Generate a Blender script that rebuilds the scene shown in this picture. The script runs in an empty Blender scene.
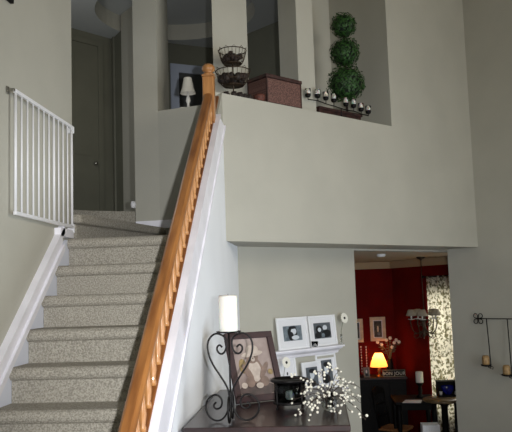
import bpy, bmesh, math, random
from math import *
from mathutils import Vector, Matrix, noise
random.seed(7)
scn = bpy.context.scene
COL = scn.collection
# ------------------------------------------------------------------ camera
FOC = 724.6; PT = radians(5.77); RL = radians(1.9); YS = radians(4.79); AW = radians(43.75)
EYE = Vector((0, 0, 2.05))
def rz(v, a): return Vector((v[0]*cos(a)-v[1]*sin(a), v[0]*sin(a)+v[1]*cos(a), v[2]))
_F = Vector((0, cos(PT), sin(PT))); _R = Vector((1, 0, 0)); _U = Vector((0, -sin(PT), cos(PT)))
CR = rz(cos(RL)*_R - sin(RL)*_U, YS); CU = rz(sin(RL)*_R + cos(RL)*_U, YS); CF = rz(_F, YS)
cam = bpy.data.cameras.new('camera'); camo = bpy.data.objects.new('camera', cam); COL.objects.link(camo)
cam.sensor_width = 36; cam.lens = FOC/512*36; cam.clip_end = 100
camo.matrix_world = Matrix(((CR.x, CU.x, -CF.x, EYE.x), (CR.y, CU.y, -CF.y, EYE.y), (CR.z, CU.z, -CF.z, EYE.z), (0, 0, 0, 1)))
scn.camera = camo
# wall directions: WD runs along the niche wall (away, to the right), WN is its normal towards the foyer
WD = Vector((sin(AW), cos(AW), 0)); WN = Vector((cos(AW), -sin(AW), 0))
XO = -.76                                    # outer face of the stair wall
C0 = Vector((XO, 6.011, 0)); S0 = C0.dot(WD); N0 = C0.dot(WN)
ANG_W = atan2(WD.y, WD.x); ANG_R = atan2(WN.y, WN.x)
def ray(x, y): return CF*FOC + CR*(x-256) + CU*(216-y)
def hit(x, y, n, c):
    d = ray(x, y); return EYE + d*((c - n.dot(EYE))/n.dot(d))
def onX(x, y, X): return hit(x, y, Vector((1, 0, 0)), X)
def onY(x, y, Y): return hit(x, y, Vector((0, 1, 0)), Y)
def onZ(x, y, Z): return hit(x, y, Vector((0, 0, 1)), Z)
def onW(x, y, n=0): return hit(x, y, WN, N0-n)      # n = depth behind the niche wall face
def onR(x, y, s=3.8345): return hit(x, y, WD, S0+s)
def sn(p): return (p.dot(WD)-S0, N0-p.dot(WN), p.z)
def P(s, n, z=0): return C0 + WD*s - WN*n + Vector((0, 0, z))
# ------------------------------------------------------------------ materials
def nt(name):
    m = bpy.data.materials.new(name); m.use_nodes = True
    return m, m.node_tree, m.node_tree.nodes['Principled BSDF']
def lin(c): return tuple([((v/255)/12.92 if v/255 <= .04045 else ((v/255+.055)/1.055)**2.4) for v in c]+[1])
def M(name, c, rough=.6, metal=0, var=0, vs=8, bump=0, bs=60, c2=None, lo=.35, hi=.65, stretch=None, coat=0, detail=3):
    m, t, b = nt(name); b.inputs['Roughness'].default_value = rough; b.inputs['Metallic'].default_value = metal
    b.inputs['Base Color'].default_value = lin(c)
    if coat: b.inputs['Coat Weight'].default_value = coat
    tc = t.nodes.new('ShaderNodeTexCoord'); mp = t.nodes.new('ShaderNodeMapping'); t.links.new(tc.outputs['Object'], mp.inputs[0])
    if stretch: mp.inputs['Scale'].default_value = stretch
    if var or c2:
        n = t.nodes.new('ShaderNodeTexNoise'); n.inputs['Scale'].default_value = vs; n.inputs['Detail'].default_value = detail
        t.links.new(mp.outputs[0], n.inputs['Vector'])
        r = t.nodes.new('ShaderNodeValToRGB'); r.color_ramp.elements[0].position = lo; r.color_ramp.elements[1].position = hi
        if c2 is None: c2 = tuple(max(0, v*(1-var)) for v in c)
        r.color_ramp.elements[0].color = lin(c2); r.color_ramp.elements[1].color = lin(c)
        t.links.new(n.outputs['Fac'], r.inputs[0]); t.links.new(r.outputs[0], b.inputs['Base Color'])
    if bump:
        n2 = t.nodes.new('ShaderNodeTexNoise'); n2.inputs['Scale'].default_value = bs; n2.inputs['Detail'].default_value = 4
        t.links.new(mp.outputs[0], n2.inputs['Vector'])
        bp = t.nodes.new('ShaderNodeBump'); bp.inputs['Strength'].default_value = bump; bp.inputs['Distance'].default_value = .01
        t.links.new(n2.outputs['Fac'], bp.inputs['Height']); t.links.new(bp.outputs[0], b.inputs['Normal'])
    return m
def emis(name, c, s):
    m, t, b = nt(name); b.inputs['Base Color'].default_value = lin(c); b.inputs['Emission Color'].default_value = lin(c)
    b.inputs['Emission Strength'].default_value = s; return m
def glass(name, c=(255, 255, 255), rough=.05):
    m, t, b = nt(name); b.inputs['Base Color'].default_value = lin(c); b.inputs['Roughness'].default_value = rough
    b.inputs['Transmission Weight'].default_value = 1; b.inputs['IOR'].default_value = 1.3; return m
def shade_mat(name, c, tr=.5):
    m, t, b = nt(name); b.inputs['Base Color'].default_value = lin(c); b.inputs['Roughness'].default_value = .8
    tl = t.nodes.new('ShaderNodeBsdfTranslucent'); tl.inputs[0].default_value = lin(c)
    mx = t.nodes.new('ShaderNodeMixShader'); mx.inputs[0].default_value = tr
    out = t.nodes['Material Output']; t.links.new(b.outputs[0], mx.inputs[1]); t.links.new(tl.outputs[0], mx.inputs[2]); t.links.new(mx.outputs[0], out.inputs[0])
    return m
PAINT = M('taupe_wall_paint', (177, 175, 163), .75, var=.03, vs=2, bump=.12, bs=90)
WHITEP = M('white_wall_paint', (243, 246, 250), .6, var=.02, vs=3, bump=.05, bs=80)
TRIM = M('white_trim_paint', (242, 241, 248), .35, var=.05, vs=5)
CEIL = M('ceiling_paint', (190, 186, 178), .85, bump=.1, bs=120)
REDP = M('red_wall_paint', (104, 8, 6), .85, var=.12, vs=4)
CARPET = M('grey_carpet', (184, 178, 165), .95, c2=(142, 137, 125), vs=120, lo=.38, hi=.62, bump=.9, bs=160)
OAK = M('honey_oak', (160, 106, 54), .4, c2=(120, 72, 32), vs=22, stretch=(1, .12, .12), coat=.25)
OAKD = M('darker_oak', (132, 80, 36), .45, c2=(100, 56, 24), vs=22, stretch=(1, .12, .12))  # darker oak tone for the shoe rail
OAKV = M('honey_oak_turned', (180, 126, 72), .4, c2=(142, 92, 46), vs=22, stretch=(1, 1, .12), coat=.25)
REDP.node_tree.nodes['Principled BSDF'].inputs['Specular IOR Level'].default_value = .15
FLOORM = M('wood_floor', (120, 84, 56), .5, var=.3, vs=5, stretch=(1, .1, 1))
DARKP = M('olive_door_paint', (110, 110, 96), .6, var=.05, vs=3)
BLACKM = M('black_iron', (26, 24, 24), .42, .7)
BRONZE = M('dark_bronze_iron', (74, 58, 44), .5, .5, var=.3, vs=40)
WMETAL = M('white_enamel', (228, 228, 230), .35)
CHROME = M('brushed_metal', (150, 148, 140), .3, .9)
MAHOG = M('dark_mahogany', (50, 28, 26), .32, c2=(32, 18, 18), vs=14, stretch=(1, .15, 1), coat=.2)
FRAMEM = M('dark_burgundy_frame', (48, 22, 24), .6, c2=(40, 20, 24), vs=20)
WAX = M('ivory_wax', (238, 236, 226), .5); WAX.node_tree.nodes['Principled BSDF'].inputs['Subsurface Weight'].default_value = .2
TANWAX = M('tan_wax', (176, 142, 94), .5, var=.2, vs=30)
WICK = M('burnt_wick', (30, 26, 22), .9)
WHITEF = M('white_frame_lacquer', (232, 233, 235), .35)
MATB = M('white_mat_board', (222, 223, 226), .8)
LEAF = M('topiary_leaf', (44, 92, 24), .6, c2=(6, 22, 5), vs=30, lo=.3, hi=.7)
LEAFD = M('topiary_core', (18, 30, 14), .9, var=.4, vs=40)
BROWN = M('brown_pod', (48, 34, 26), .7, c2=(24, 16, 12), vs=40)
POT = M('dark_planter_wood', (66, 38, 34), .5, c2=(38, 22, 20), vs=20)
GLASS = glass('clear_glass'); GLASSD = glass('smoked_glass', (190, 194, 194), .05)
BERRY = M('cream_berry', (222, 218, 202), .5)
TWIG = M('dark_twig', (50, 38, 30), .8)
PETAL = M('ivory_petal', (236, 234, 222), .6)
DARKC = M('dark_flower_centre', (22, 20, 18), .8)
STEMG = M('grey_green_stem', (96, 108, 84), .6)
BLACKW = M('black_painted_wood', (13, 11, 11), .55, c2=(7, 6, 6), vs=12)
BLACKW.node_tree.nodes['Principled BSDF'].inputs['Specular IOR Level'].default_value = .2
RUSH = M('tan_seat_weave', (176, 122, 74), .8, c2=(128, 84, 48), vs=60)
IVORYF = M('ivory_frame_paint', (214, 200, 168), .5, var=.12, vs=14)
PAPER = M('white_paper', (226, 224, 232), .7)
CERAM = M('white_ceramic', (232, 230, 224), .25)
BLUEC = M('cobalt_glaze', (26, 34, 140), .2, c2=(18, 22, 78), vs=26)
TEAL = M('teal_fabric', (44, 110, 116), .8, var=.3, vs=14)
RIBW = M('white_ribbed_fabric', (226, 228, 230), .8)
SHADEW = shade_mat('pale_chandelier_shade', (206, 196, 176), .35)
SHADEL = shade_mat('cream_lamp_shade', (246, 206, 156), .5)
SHADEU = M('white_pleated_fabric', (216, 212, 200), .8)
BULB = emis('glowing_bulb', (255, 176, 110), 3.2)
DOILY = M('white_lace', (222, 220, 212), .9)
SKYGLASS = glass('window_glass')
HALLC = M('hall_ceiling_paint', (176, 180, 180), .85)
BRASS = M('aged_brass', (120, 92, 50), .4, .7)
def wicker_mat():
    m, t, b = nt('brown_diamond_wicker'); b.inputs['Roughness'].default_value = .65
    tc = t.nodes.new('ShaderNodeTexCoord'); mp = t.nodes.new('ShaderNodeMapping'); mp.inputs['Rotation'].default_value = (0, radians(45), 0)
    ch = t.nodes.new('ShaderNodeTexBrick'); ch.offset = 0.5; ch.inputs['Scale'].default_value = 32
    ch.inputs['Color1'].default_value = lin((126, 92, 82)); ch.inputs['Color2'].default_value = lin((82, 54, 48)); ch.inputs['Mortar'].default_value = lin((60, 36, 34))
    sx = t.nodes.new('ShaderNodeSeparateXYZ'); cb = t.nodes.new('ShaderNodeCombineXYZ')
    t.links.new(tc.outputs['Object'], mp.inputs[0]); t.links.new(mp.outputs[0], sx.inputs[0])
    t.links.new(sx.outputs[0], cb.inputs[0]); t.links.new(sx.outputs[2], cb.inputs[1]); t.links.new(cb.outputs[0], ch.inputs['Vector'])
    t.links.new(ch.outputs[0], b.inputs['Base Color'])
    bp = t.nodes.new('ShaderNodeBump'); bp.inputs['Strength'].default_value = .5; t.links.new(ch.outputs[1], bp.inputs['Height']); bp.invert = True
    t.links.new(bp.outputs[0], b.inputs['Normal']); return m
WICKER = wicker_mat()
def curtain_mat():
    m, t, b = nt('toile_curtain_cloth'); b.inputs['Roughness'].default_value = .9
    tc = t.nodes.new('ShaderNodeTexCoord')
    n = t.nodes.new('ShaderNodeTexNoise'); n.inputs['Scale'].default_value = 23; n.inputs['Detail'].default_value = 3; n.inputs['Distortion'].default_value = .5
    r = t.nodes.new('ShaderNodeValToRGB'); r.color_ramp.elements[0].position = .44; r.color_ramp.elements[1].position = .54
    r.color_ramp.elements[0].color = lin((118, 114, 84)); r.color_ramp.elements[1].color = lin((240, 235, 216))
    t.links.new(tc.outputs['Object'], n.inputs['Vector']); t.links.new(n.outputs['Fac'], r.inputs[0]); t.links.new(r.outputs[0], b.inputs['Base Color'])
    tl = t.nodes.new('ShaderNodeBsdfTranslucent'); t.links.new(r.outputs[0], tl.inputs[0])
    mx = t.nodes.new('ShaderNodeMixShader'); mx.inputs[0].default_value = .65
    out = t.nodes['Material Output']; t.links.new(b.outputs[0], mx.inputs[1]); t.links.new(tl.outputs[0], mx.inputs[2]); t.links.new(mx.outputs[0], out.inputs[0])
    return m
CURT = curtain_mat()
# ------------------------------------------------------------------ mesh builder
class MB:
    def __init__(s): s.v = []; s.f = []; s.mi = []; s.sm = []; s.mats = []; s.cur = 0
    def mat(s, m):
        if m not in s.mats: s.mats.append(m)
        s.cur = s.mats.index(m); return s
    def add(s, vs, fs, smooth=False):
        o = len(s.v); s.v += [tuple(v) for v in vs]
        for f in fs: s.f.append([o+i for i in f]); s.mi.append(s.cur); s.sm.append(smooth)
        return s
    def box(s, x0, x1, y0, y1, z0, z1, mtx=None):
        vs = [Vector((x, y, z)) for x in (x0, x1) for y in (y0, y1) for z in (z0, z1)]
        if mtx is not None: vs = [mtx @ v for v in vs]
        return s.add(vs, [(0, 1, 3, 2), (4, 6, 7, 5), (0, 4, 5, 1), (2, 3, 7, 6), (0, 2, 6, 4), (1, 5, 7, 3)])
    def prism(s, poly, z0, z1):                    # vertical prism on a plan polygon
        n = len(poly); vs = [(p[0], p[1], z0) for p in poly]+[(p[0], p[1], z1) for p in poly]
        fs = [tuple(range(n))[::-1], tuple(range(n, 2*n))]+[(i, (i+1) % n, n+(i+1) % n, n+i) for i in range(n)]
        return s.add(vs, fs)
    def prismx(s, poly, x0, x1, smooth=False):                   # prism along X on a (y,z) polygon
        n = len(poly); vs = [(x0, p[0], p[1]) for p in poly]+[(x1, p[0], p[1]) for p in poly]
        fs = [tuple(range(n)), tuple(range(n, 2*n))[::-1]]+[(i, n+i, n+(i+1) % n, (i+1) % n) for i in range(n)]
        return s.add(vs, fs)
    def prismy(s, poly, y0, y1):                   # prism along Y on an (x,z) polygon
        n = len(poly); vs = [(p[0], y0, p[1]) for p in poly]+[(p[0], y1, p[1]) for p in poly]
        fs = [tuple(range(n))[::-1], tuple(range(n, 2*n))]+[(i, (i+1) % n, n+(i+1) % n, n+i) for i in range(n)]
        return s.add(vs, fs)
    def lathe(s, prof, c=(0, 0, 0), n=20, mtx=None, smooth=True):
        vs = []; fs = []
        for r, z in prof:
            for k in range(n):
                a = 2*pi*k/n; vs.append(Vector((c[0]+r*cos(a), c[1]+r*sin(a), c[2]+z)))
        for i in range(len(prof)-1):
            for k in range(n): fs.append((i*n+k, i*n+(k+1) % n, (i+1)*n+(k+1) % n, (i+1)*n+k))
        if prof[0][0] > 1e-5: fs.append(tuple(range(n))[::-1])
        if prof[-1][0] > 1e-5: fs.append(tuple(range((len(prof)-1)*n, len(prof)*n)))
        if mtx is not None: vs = [mtx @ v for v in vs]
        return s.add(vs, fs, smooth)
    def tube(s, pts, r, n=8, closed=False, flat=None):
        pts = [Vector(p) for p in pts]; N = len(pts); vs = []; fs = []
        up = None
        for i, p in enumerate(pts):
            if closed: t = pts[(i+1) % N]-pts[i-1]
            else: t = pts[min(i+1, N-1)]-pts[max(i-1, 0)]
            t.normalize()
            if up is None:
                up = Vector((0, 0, 1)) if abs(t.z) < .9 else Vector((0, 1, 0))
            a = t.cross(up)
            if a.length < 1e-4: a = t.cross(Vector((1, 0, 0)))
            a.normalize(); b = a.cross(t).normalized(); up = b
            rr = r[i] if isinstance(r, (list, tuple)) else r
            for k in range(n):
                g = 2*pi*k/n; vs.append(p + a*rr*cos(g) + b*rr*sin(g))
        for i in range(N if closed else N-1):
            j = (i+1) % N
            for k in range(n): fs.append((i*n+k, i*n+(k+1) % n, j*n+(k+1) % n, j*n+k))
        if not closed: fs += [tuple(range(n))[::-1], tuple(range((N-1)*n, N*n))]
        return s.add(vs, fs, True)
    def ball(s, c, r, n=10, m=6, sc=(1, 1, 1)):
        vs = [Vector((c[0], c[1], c[2]-r*sc[2]))]; fs = []
        for i in range(1, m):
            ph = -pi/2+pi*i/m
            for k in range(n): a = 2*pi*k/n; vs.append(Vector((c[0]+r*sc[0]*cos(ph)*cos(a), c[1]+r*sc[1]*cos(ph)*sin(a), c[2]+r*sc[2]*sin(ph))))
        vs.append(Vector((c[0], c[1], c[2]+r*sc[2]))); L = len(vs)-1
        for k in range(n):
            fs.append((0, 1+(k+1) % n, 1+k)); fs.append((L, L-n+k, L-n+(k+1) % n))
        for i in range(m-2):
            for k in range(n): a = 1+i*n; fs.append((a+k, a+(k+1) % n, a+n+(k+1) % n, a+n+k))
        return s.add(vs, fs, True)
    def disc(s, cx, cz, rx, rz_, y, n=20, rot=0, t=.0012):      # thin raised ellipse facing -Y (part of a printed picture)
        vs = []
        for yy in (y, y-t):
            for k in range(n):
                a = 2*pi*k/n; u = rx*cos(a); w = rz_*sin(a); vs.append((cx+u*cos(rot)-w*sin(rot), yy, cz+u*sin(rot)+w*cos(rot)))
        return s.add(vs, [tuple(range(n, 2*n))[::-1]]+[(i, (i+1) % n, n+(i+1) % n, n+i) for i in range(n)])
    def build(s, name, mat=None, parent=None, bevel=0, recalc=True, mods=None):
        me = bpy.data.meshes.new(name); me.from_pydata(s.v, [], s.f)
        mats = s.mats if s.mats else [mat]
        for m in mats: me.materials.append(m)
        me.polygons.foreach_set('material_index', s.mi if s.mats else [0]*len(s.f)); me.polygons.foreach_set('use_smooth', s.sm)
        if recalc:
            bm = bmesh.new(); bm.from_mesh(me); bmesh.ops.recalc_face_normals(bm, faces=bm.faces); bm.to_mesh(me); bm.free()
        me.update(); o = bpy.data.objects.new(name, me); COL.objects.link(o)
        if parent: o.parent = parent
        if bevel:
            b = o.modifiers.new('bevel', 'BEVEL'); b.width = bevel; b.segments = 2; b.limit_method = 'ANGLE'; b.angle_limit = radians(40)
        return o
def thing(name, label, cat, loc=(0, 0, 0), rot=0, group=None):
    o = bpy.data.objects.new(name, None); COL.objects.link(o); o.empty_display_size = .1
    o.location = loc; o.rotation_euler = (0, 0, rot); return tag(o, label, cat, group)
def tag(o, label, cat, group=None, kind=None):
    o['label'] = label; o['category'] = cat
    if group: o['group'] = group
    if kind: o['kind'] = kind
    return o
def struct(o, label=None, cat=None):
    o['kind'] = 'structure'
    if label: o['label'] = label
    if cat: o['category'] = cat
    return o
def put(o, loc, rot=0): o.location = loc; o.rotation_euler = (0, 0, rot); return o
def dup(root, loc, rot, label=None, group=None):
    r = root.copy(); COL.objects.link(r); r.location = loc; r.rotation_euler = (0, 0, rot)
    if label: r['label'] = label
    if group: r['group'] = group
    for ch in list(root.children):
        c = ch.copy(); COL.objects.link(c); c.parent = r
        for g in ch.children:
            d = g.copy(); COL.objects.link(d); d.parent = c
    return r
def area(name, loc, target, sx, sy, power, col):
    l = bpy.data.lights.new(name, 'AREA'); l.shape = 'RECTANGLE'; l.size = sx; l.size_y = sy; l.energy = power; l.color = col
    o = bpy.data.objects.new(name, l); COL.objects.link(o); o.location = loc
    d = Vector(target)-Vector(loc); o.rotation_euler = d.to_track_quat('-Z', 'Y').to_euler(); return o
# ================================================================== SETTING
FZ = -.6; OV = 2.46; LEDGE = 3.727; TOP = 7.6; HF = 2.82; HC = 5.55; DC = 2.44
XL = -1.735; NU = .10
def pw(*sns): return [P(s, n).xy for s, n in sns]
struct(MB().prism([(-4, -3), (6, -3), (6, 14), (-4, 14)], FZ-.1, FZ).build('floor', FLOORM), 'wood floor of the foyer and dining room', 'floor')
# left wall of the stairs
struct(MB().prism([(XL-.15, -2.6), (XL, -2.6), (XL, 5.02), (XL-.15, 5.02)], FZ, TOP).build('wall_left', PAINT), 'taupe painted wall left of the carpeted stairs', 'wall')
# stair wall (white outside, taupe on the stair side)
OFF = .33
def slz(y): return 2.25 + .819*(y-4.61)
w = MB()
w.mat(WHITEP).prismx([(1.0, FZ), (6.87, FZ), (6.87, OV), (6.10, OV), (6.009, 3.44), (5.66, slz(5.66)+OFF), (1.0, slz(1.0)+OFF)], -.82, XO)
w.mat(PAINT).prismx([(5.66, slz(5.66)+OFF), (6.009, 3.44), (6.009, LEDGE), (6.0, LEDGE)], -.82, XO)
w.mat(PAINT).prismx([(1.0, FZ), (6.87, FZ), (6.87, OV), (6.10, OV), (6.00, slz(6.0)+OFF), (1.0, slz(1.0)+OFF)], -.86, -.82)
struct(w.build('wall_stair_side'), 'white painted sloped wall that closes the side of the stairs', 'wall')
b = MB(); a0, a1 = .045, OFF+.004
b.prismx([(1.0, slz(1.0)+a0), (6.0, slz(6.0)+a0), (5.66, slz(5.66)+a1), (1.0, slz(1.0)+a1)], XO, XO+.016)
b.prismx([(1.0, slz(1.0)+a0-.012), (6.0, slz(6.0)+a0-.012), (6.0, slz(6.0)+a0+.012), (1.0, slz(1.0)+a0+.012)], XO, XO+.026)
b.prismx([(1.0, slz(1.0)+a1), (5.66, slz(5.66)+a1), (5.66, slz(5.66)+a1+.014), (1.0, slz(1.0)+a1+.014)], -.868, XO+.03)
struct(b.build('trim_1', TRIM), 'sloped white trim board along the top of the stair side wall', 'trim')
# niche wall
XB = -.86
def at_x(n): return (XB - C0.x + WN.x*n)/WD.x   # s where the n-line meets the stair wall's inner face
w = MB()
w.prism(pw((at_x(0), 0), (3.9, 0), (3.9, .88), (at_x(.88), .88)), OV, LEDGE)
w.prism(pw((2.31, 0), (3.9, 0), (3.9, .88), (2.31, .88)), LEDGE, TOP)
cl = [sn(onW(297.5, 54, NU))[0], sn(onW(314, 54, NU))[0]]
w.prism(pw((cl[0], NU), (cl[1], NU), (cl[1]+.02, NU+.25), (1.93, .86), (1.93, .92), (cl[0], NU+.25)), LEDGE, TOP)
w.prism(pw((1.93, .82), (2.4, .82), (2.4, .92), (1.93, .92)), LEDGE, TOP)
NA = .33
ca = [sn(onW(213, 54, NA))[0], sn(onW(247.8, 54, NA))[0]]
w.prism(pw((ca[0], NA), (ca[1], NA), (ca[1], NA+.13), (ca[0]+.13, NA+.13)), LEDGE, TOP)
w.prism(pw((-.3, 0), (3.9, 0), (3.9, .9), (-.3, .9)), 6.6, TOP+.05)
struct(w.build('wall_niche', PAINT), 'taupe overhanging upper wall with ledge, columns and niches', 'wall')
# landing wall left of the newel with the lamp sill
A0 = Vector((-.86, 6.325)); A1 = Vector((-1.426, 6.501)); A2 = Vector((-1.659, 6.527))
w = MB()
w.prism([A0, A1, (-1.41, 6.95), (-.86, 6.85)], 2.44, LEDGE)
w.prism([A1, A2, (-1.70, 7.0), (-1.41, 6.95)], 2.44, TOP)
w.prism([A0, A1, (-1.41, 6.95), (-.86, 6.85)], 6.6, TOP)
struct(w.build('wall_landing', PAINT), 'taupe wall behind the stair landing with a sill opening', 'wall')
struct(MB().prism([(-1.05, 6.384), (-1.426, 6.501), (-1.655, 6.527), (-1.655, 6.508), (-1.426, 6.482), (-1.05, 6.366)], 2.631, 2.705).build('baseboard_landing', TRIM), 'short white baseboard on the landing wall', 'baseboard')
# right wall
struct(MB().prism(pw((3.8345, -7), (3.8345, .426), (3.98, .426), (3.98, -7)), FZ, TOP).build('wall_right', PAINT), 'darker taupe wall on the right with the candle sconce', 'wall')
# shelf wall and dining header
so = 2.267
struct(MB().prism(pw((0, .574), (so, .574), (so, .70), (-.1, .70)), FZ, OV).build('wall_shelf', PAINT), 'taupe wall with picture shelves under the overhang', 'wall')
struct(MB().prism(pw((so, .574), (5.5, .574), (5.5, .70), (so, .70)), DC, OV).build('wall_dining_header', PAINT), 'header above the dining room opening', 'wall')
# foyer shell behind and beside the camera, with its windows
struct(MB().prism([(XL-.15, -2.6), (6, -2.6), (6, -2.75), (XL-.15, -2.75)], FZ, TOP).build('wall_rear', PAINT), 'taupe foyer wall behind the viewer', 'wall')
e = MB(); ex = 4.9
for (ya, yb, za, zb) in ((-2.6, .2, FZ, TOP), (4.4, 6.2, FZ, TOP), (.2, 4.4, FZ, -.55), (.2, 4.4, 2.1, 3.2), (.2, 4.4, 5.4, TOP)): e.prism([(ex, ya), (ex+.15, ya), (ex+.15, yb), (ex, yb)], za, zb)
struct(e.build('wall_window_side', PAINT), 'taupe foyer wall with the tall windows', 'wall')
wf = MB()
for yy in (.2, 1.6, 3.0, 4.35): wf.box(ex+.02, ex+.1, yy, yy+.05, -.55, 5.4)
for zz in (-.55, .6, 2.05, 3.2, 4.3, 5.35): wf.box(ex+.02, ex+.1, .2, 4.4, zz, zz+.05)
struct(wf.build('window_1', TRIM), 'tall foyer window frame', 'window')
struct(MB().prism([(XL-.15, -2.75), (ex+.15, -2.75), (ex+.15, 9), (3.5, 9.4), (2.0, 9.0), (-.8, 6.1), (XL-.15, 6.5)], TOP, TOP+.1).build('ceiling_foyer', CEIL), 'high foyer ceiling', 'ceiling')
# ---- upstairs hall
p1 = onZ(72, 28, HC); p2 = onZ(112, 39, HC); p3 = onZ(121, 30.5, HC); p4 = onZ(133, 22, HC)
d12 = (p2-p1).normalized(); p0 = p1-d12*1.6
def slab(a, b, th, z0, z1, mb=None, away=None):
    mb = mb or MB(); a = Vector(a[:2]); b = Vector(b[:2]); d = (b-a).normalized(); n = Vector((-d.y, d.x))
    m = (a+b)/2
    if (m+n).length < (m-n).length: n = -n
    return mb.prism([a, b, b+n*th, a+n*th], z0, z1)
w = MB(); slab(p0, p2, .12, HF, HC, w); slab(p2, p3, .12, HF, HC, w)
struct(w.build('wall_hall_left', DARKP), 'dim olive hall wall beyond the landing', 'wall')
struct(slab(p3, p4, .12, HF, HC+.25).build('wall_hall_pier', PAINT), 'taupe pier at the hall corner', 'wall')
f0 = Vector((-2.67, 9.41, 0)); f1 = onZ(213, 48, HC); fd = (onZ(276, 22, HC)-f1).normalized(); f2 = f1+fd*((sn(f1)[1]-.93)/(fd.dot(WN)))
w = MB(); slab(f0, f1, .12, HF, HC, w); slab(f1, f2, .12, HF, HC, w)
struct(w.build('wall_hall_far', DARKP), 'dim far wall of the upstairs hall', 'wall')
struct(MB().prism([(XL-2.2, 4.9), (XL-.15, 4.9), (XL-.15, 5.02), (XL-2.2, 5.02)], 2.4, TOP).build('wall_hall_near', PAINT), 'near wall of the upstairs hall', 'wall')
# hall ceiling with a round raised tray
ccx, ccy, cr_ = -1.66, 8.72, 1.0; NSEG = 48
w = MB(); outer = [(-4.6, 4.9), (-1.75, 4.9), (-1.66, 6.6), P(-.1, .45)[:2], P(1.25, .45)[:2], P(1.9, .93)[:2], P(3.6, .93)[:2], (1.0, 11.6), (-4.6, 11.6)]
def ray_poly(a):
    best = None; d = Vector((cos(a), sin(a))); c = Vector((ccx, ccy))
    for i in range(len(outer)):
        p = Vector(outer[i]); q = Vector(outer[(i+1) % len(outer)]); e_ = q-p; den = d.x*e_.y-d.y*e_.x
        if abs(den) < 1e-9: continue
        t = ((p-c).x*e_.y-(p-c).y*e_.x)/den; u = ((p-c).x*d.y-(p-c).y*d.x)/den
        if t > 0 and -1e-6 <= u <= 1+1e-6 and (best is None or t < best): best = t
    return max(best or cr_+.02, cr_+.02)
vs = []; fs = []
for k in range(NSEG):
    a = 2*pi*k/NSEG; t = ray_poly(a); vs += [(ccx+cr_*cos(a), ccy+cr_*sin(a), HC), (ccx+t*cos(a), ccy+t*sin(a), HC), (ccx+cr_*cos(a), ccy+cr_*sin(a), HC+.22), (ccx+t*cos(a), ccy+t*sin(a), HC+.22)]
for k in range(NSEG):
    a = 4*k; b_ = 4*((k+1) % NSEG); fs += [(a, b_, b_+1, a+1), (a+1, b_+1, b_+3, a+3), (a+2, a+3, b_+3, b_+2)]
w.mat(HALLC).add(vs, fs).mat(PAINT).add(vs, [(4*k, 4*k+2, 4*((k+1) % NSEG)+2, 4*((k+1) % NSEG)) for k in range(NSEG)]).mat(HALLC)
w.prism([(ccx+(cr_+.02)*cos(2*pi*k/NSEG), ccy+(cr_+.02)*sin(2*pi*k/NSEG)) for k in range(NSEG)], HC+.22, HC+.3)
struct(w.build('ceiling_hall', HALLC), 'hall ceiling with a round raised tray', 'ceiling')
hd = MB().prism([(-4.2, 6.9), (-2.2, 6.4), (-1.62, 6.75), (-.86, 6.87), P(1.9, .93)[:2], P(3.0, .93)[:2], (.8, 11.3), (-4.4, 11.3)], HF-.3, HF).build('floor_hall', CARPET); struct(hd, 'upstairs hall carpet', 'floor')
# doors upstairs
def door_on(name, A, B, lab, casing, leaf, z1=4.66, w=.8, u0=0, cw=.07):
    a = Vector(A[:2]); d = (Vector(B[:2])-a).normalized(); ang = atan2(d.y, d.x)
    root = thing(name, lab, 'door', (a.x+d.x*u0, a.y+d.y*u0, HF), ang); root['kind'] = 'structure'
    side = -1
    nn = Vector((-d.y, d.x)); 
    if nn.dot(a) > 0: side = -1     # wall normal away from camera is +Y local -> door in front is -Y
    else: side = 1
    h = z1-HF
    c = MB(); c.box(-cw, 0, side*.03 if side < 0 else 0, 0 if side < 0 else .03, 0, h+cw); c.box(w, w+cw, min(0, side*.03), max(0, side*.03), 0, h+cw); c.box(0, w, min(0, side*.03), max(0, side*.03), h, h+cw)
    c.build('door_casing', casing, root)
    l = MB(); l.box(.002, w-.002, min(0, side*.012), max(0, side*.012), 0, h-.002)
    for (xa, xb, za, zb) in ((.12, w/2-.04, .2, .9), (w/2+.04, w-.12, .2, .9), (.12, w/2-.04, 1.05, h-.15), (w/2+.04, w-.12, 1.05, h-.15)):
        l.box(xa, xb, min(side*.012, side*.018), max(side*.012, side*.018), za, zb)
    l.build('door_panel', leaf, root)
    k = MB().ball((w-.07, side*.05, .95), .028); k.build('door_handle', CHROME, root)
    return root
def on_line(x, y, A, B):
    d = (Vector(B[:2])-Vector(A[:2])).normalized(); n = Vector((-d.y, d.x, 0)); return hit(x, y, n, n.x*A[0]+n.y*A[1])
q = on_line(97, 47, p1, p2); u = (q.xy-p0.xy).length
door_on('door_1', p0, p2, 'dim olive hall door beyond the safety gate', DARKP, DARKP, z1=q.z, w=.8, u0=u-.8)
q = on_line(178, 68, f0, f1); u = (q.xy-f0.xy).length
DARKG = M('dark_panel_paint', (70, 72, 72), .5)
BLUETR = M('blue_grey_trim', (178, 186, 202), .5)
door_on('door_2', f0, f1, 'far hall door with pale blue-grey casing behind the small lamp', BLUETR, DARKG, z1=q.z-.07, w=.95, u0=u, cw=.12)
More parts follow.
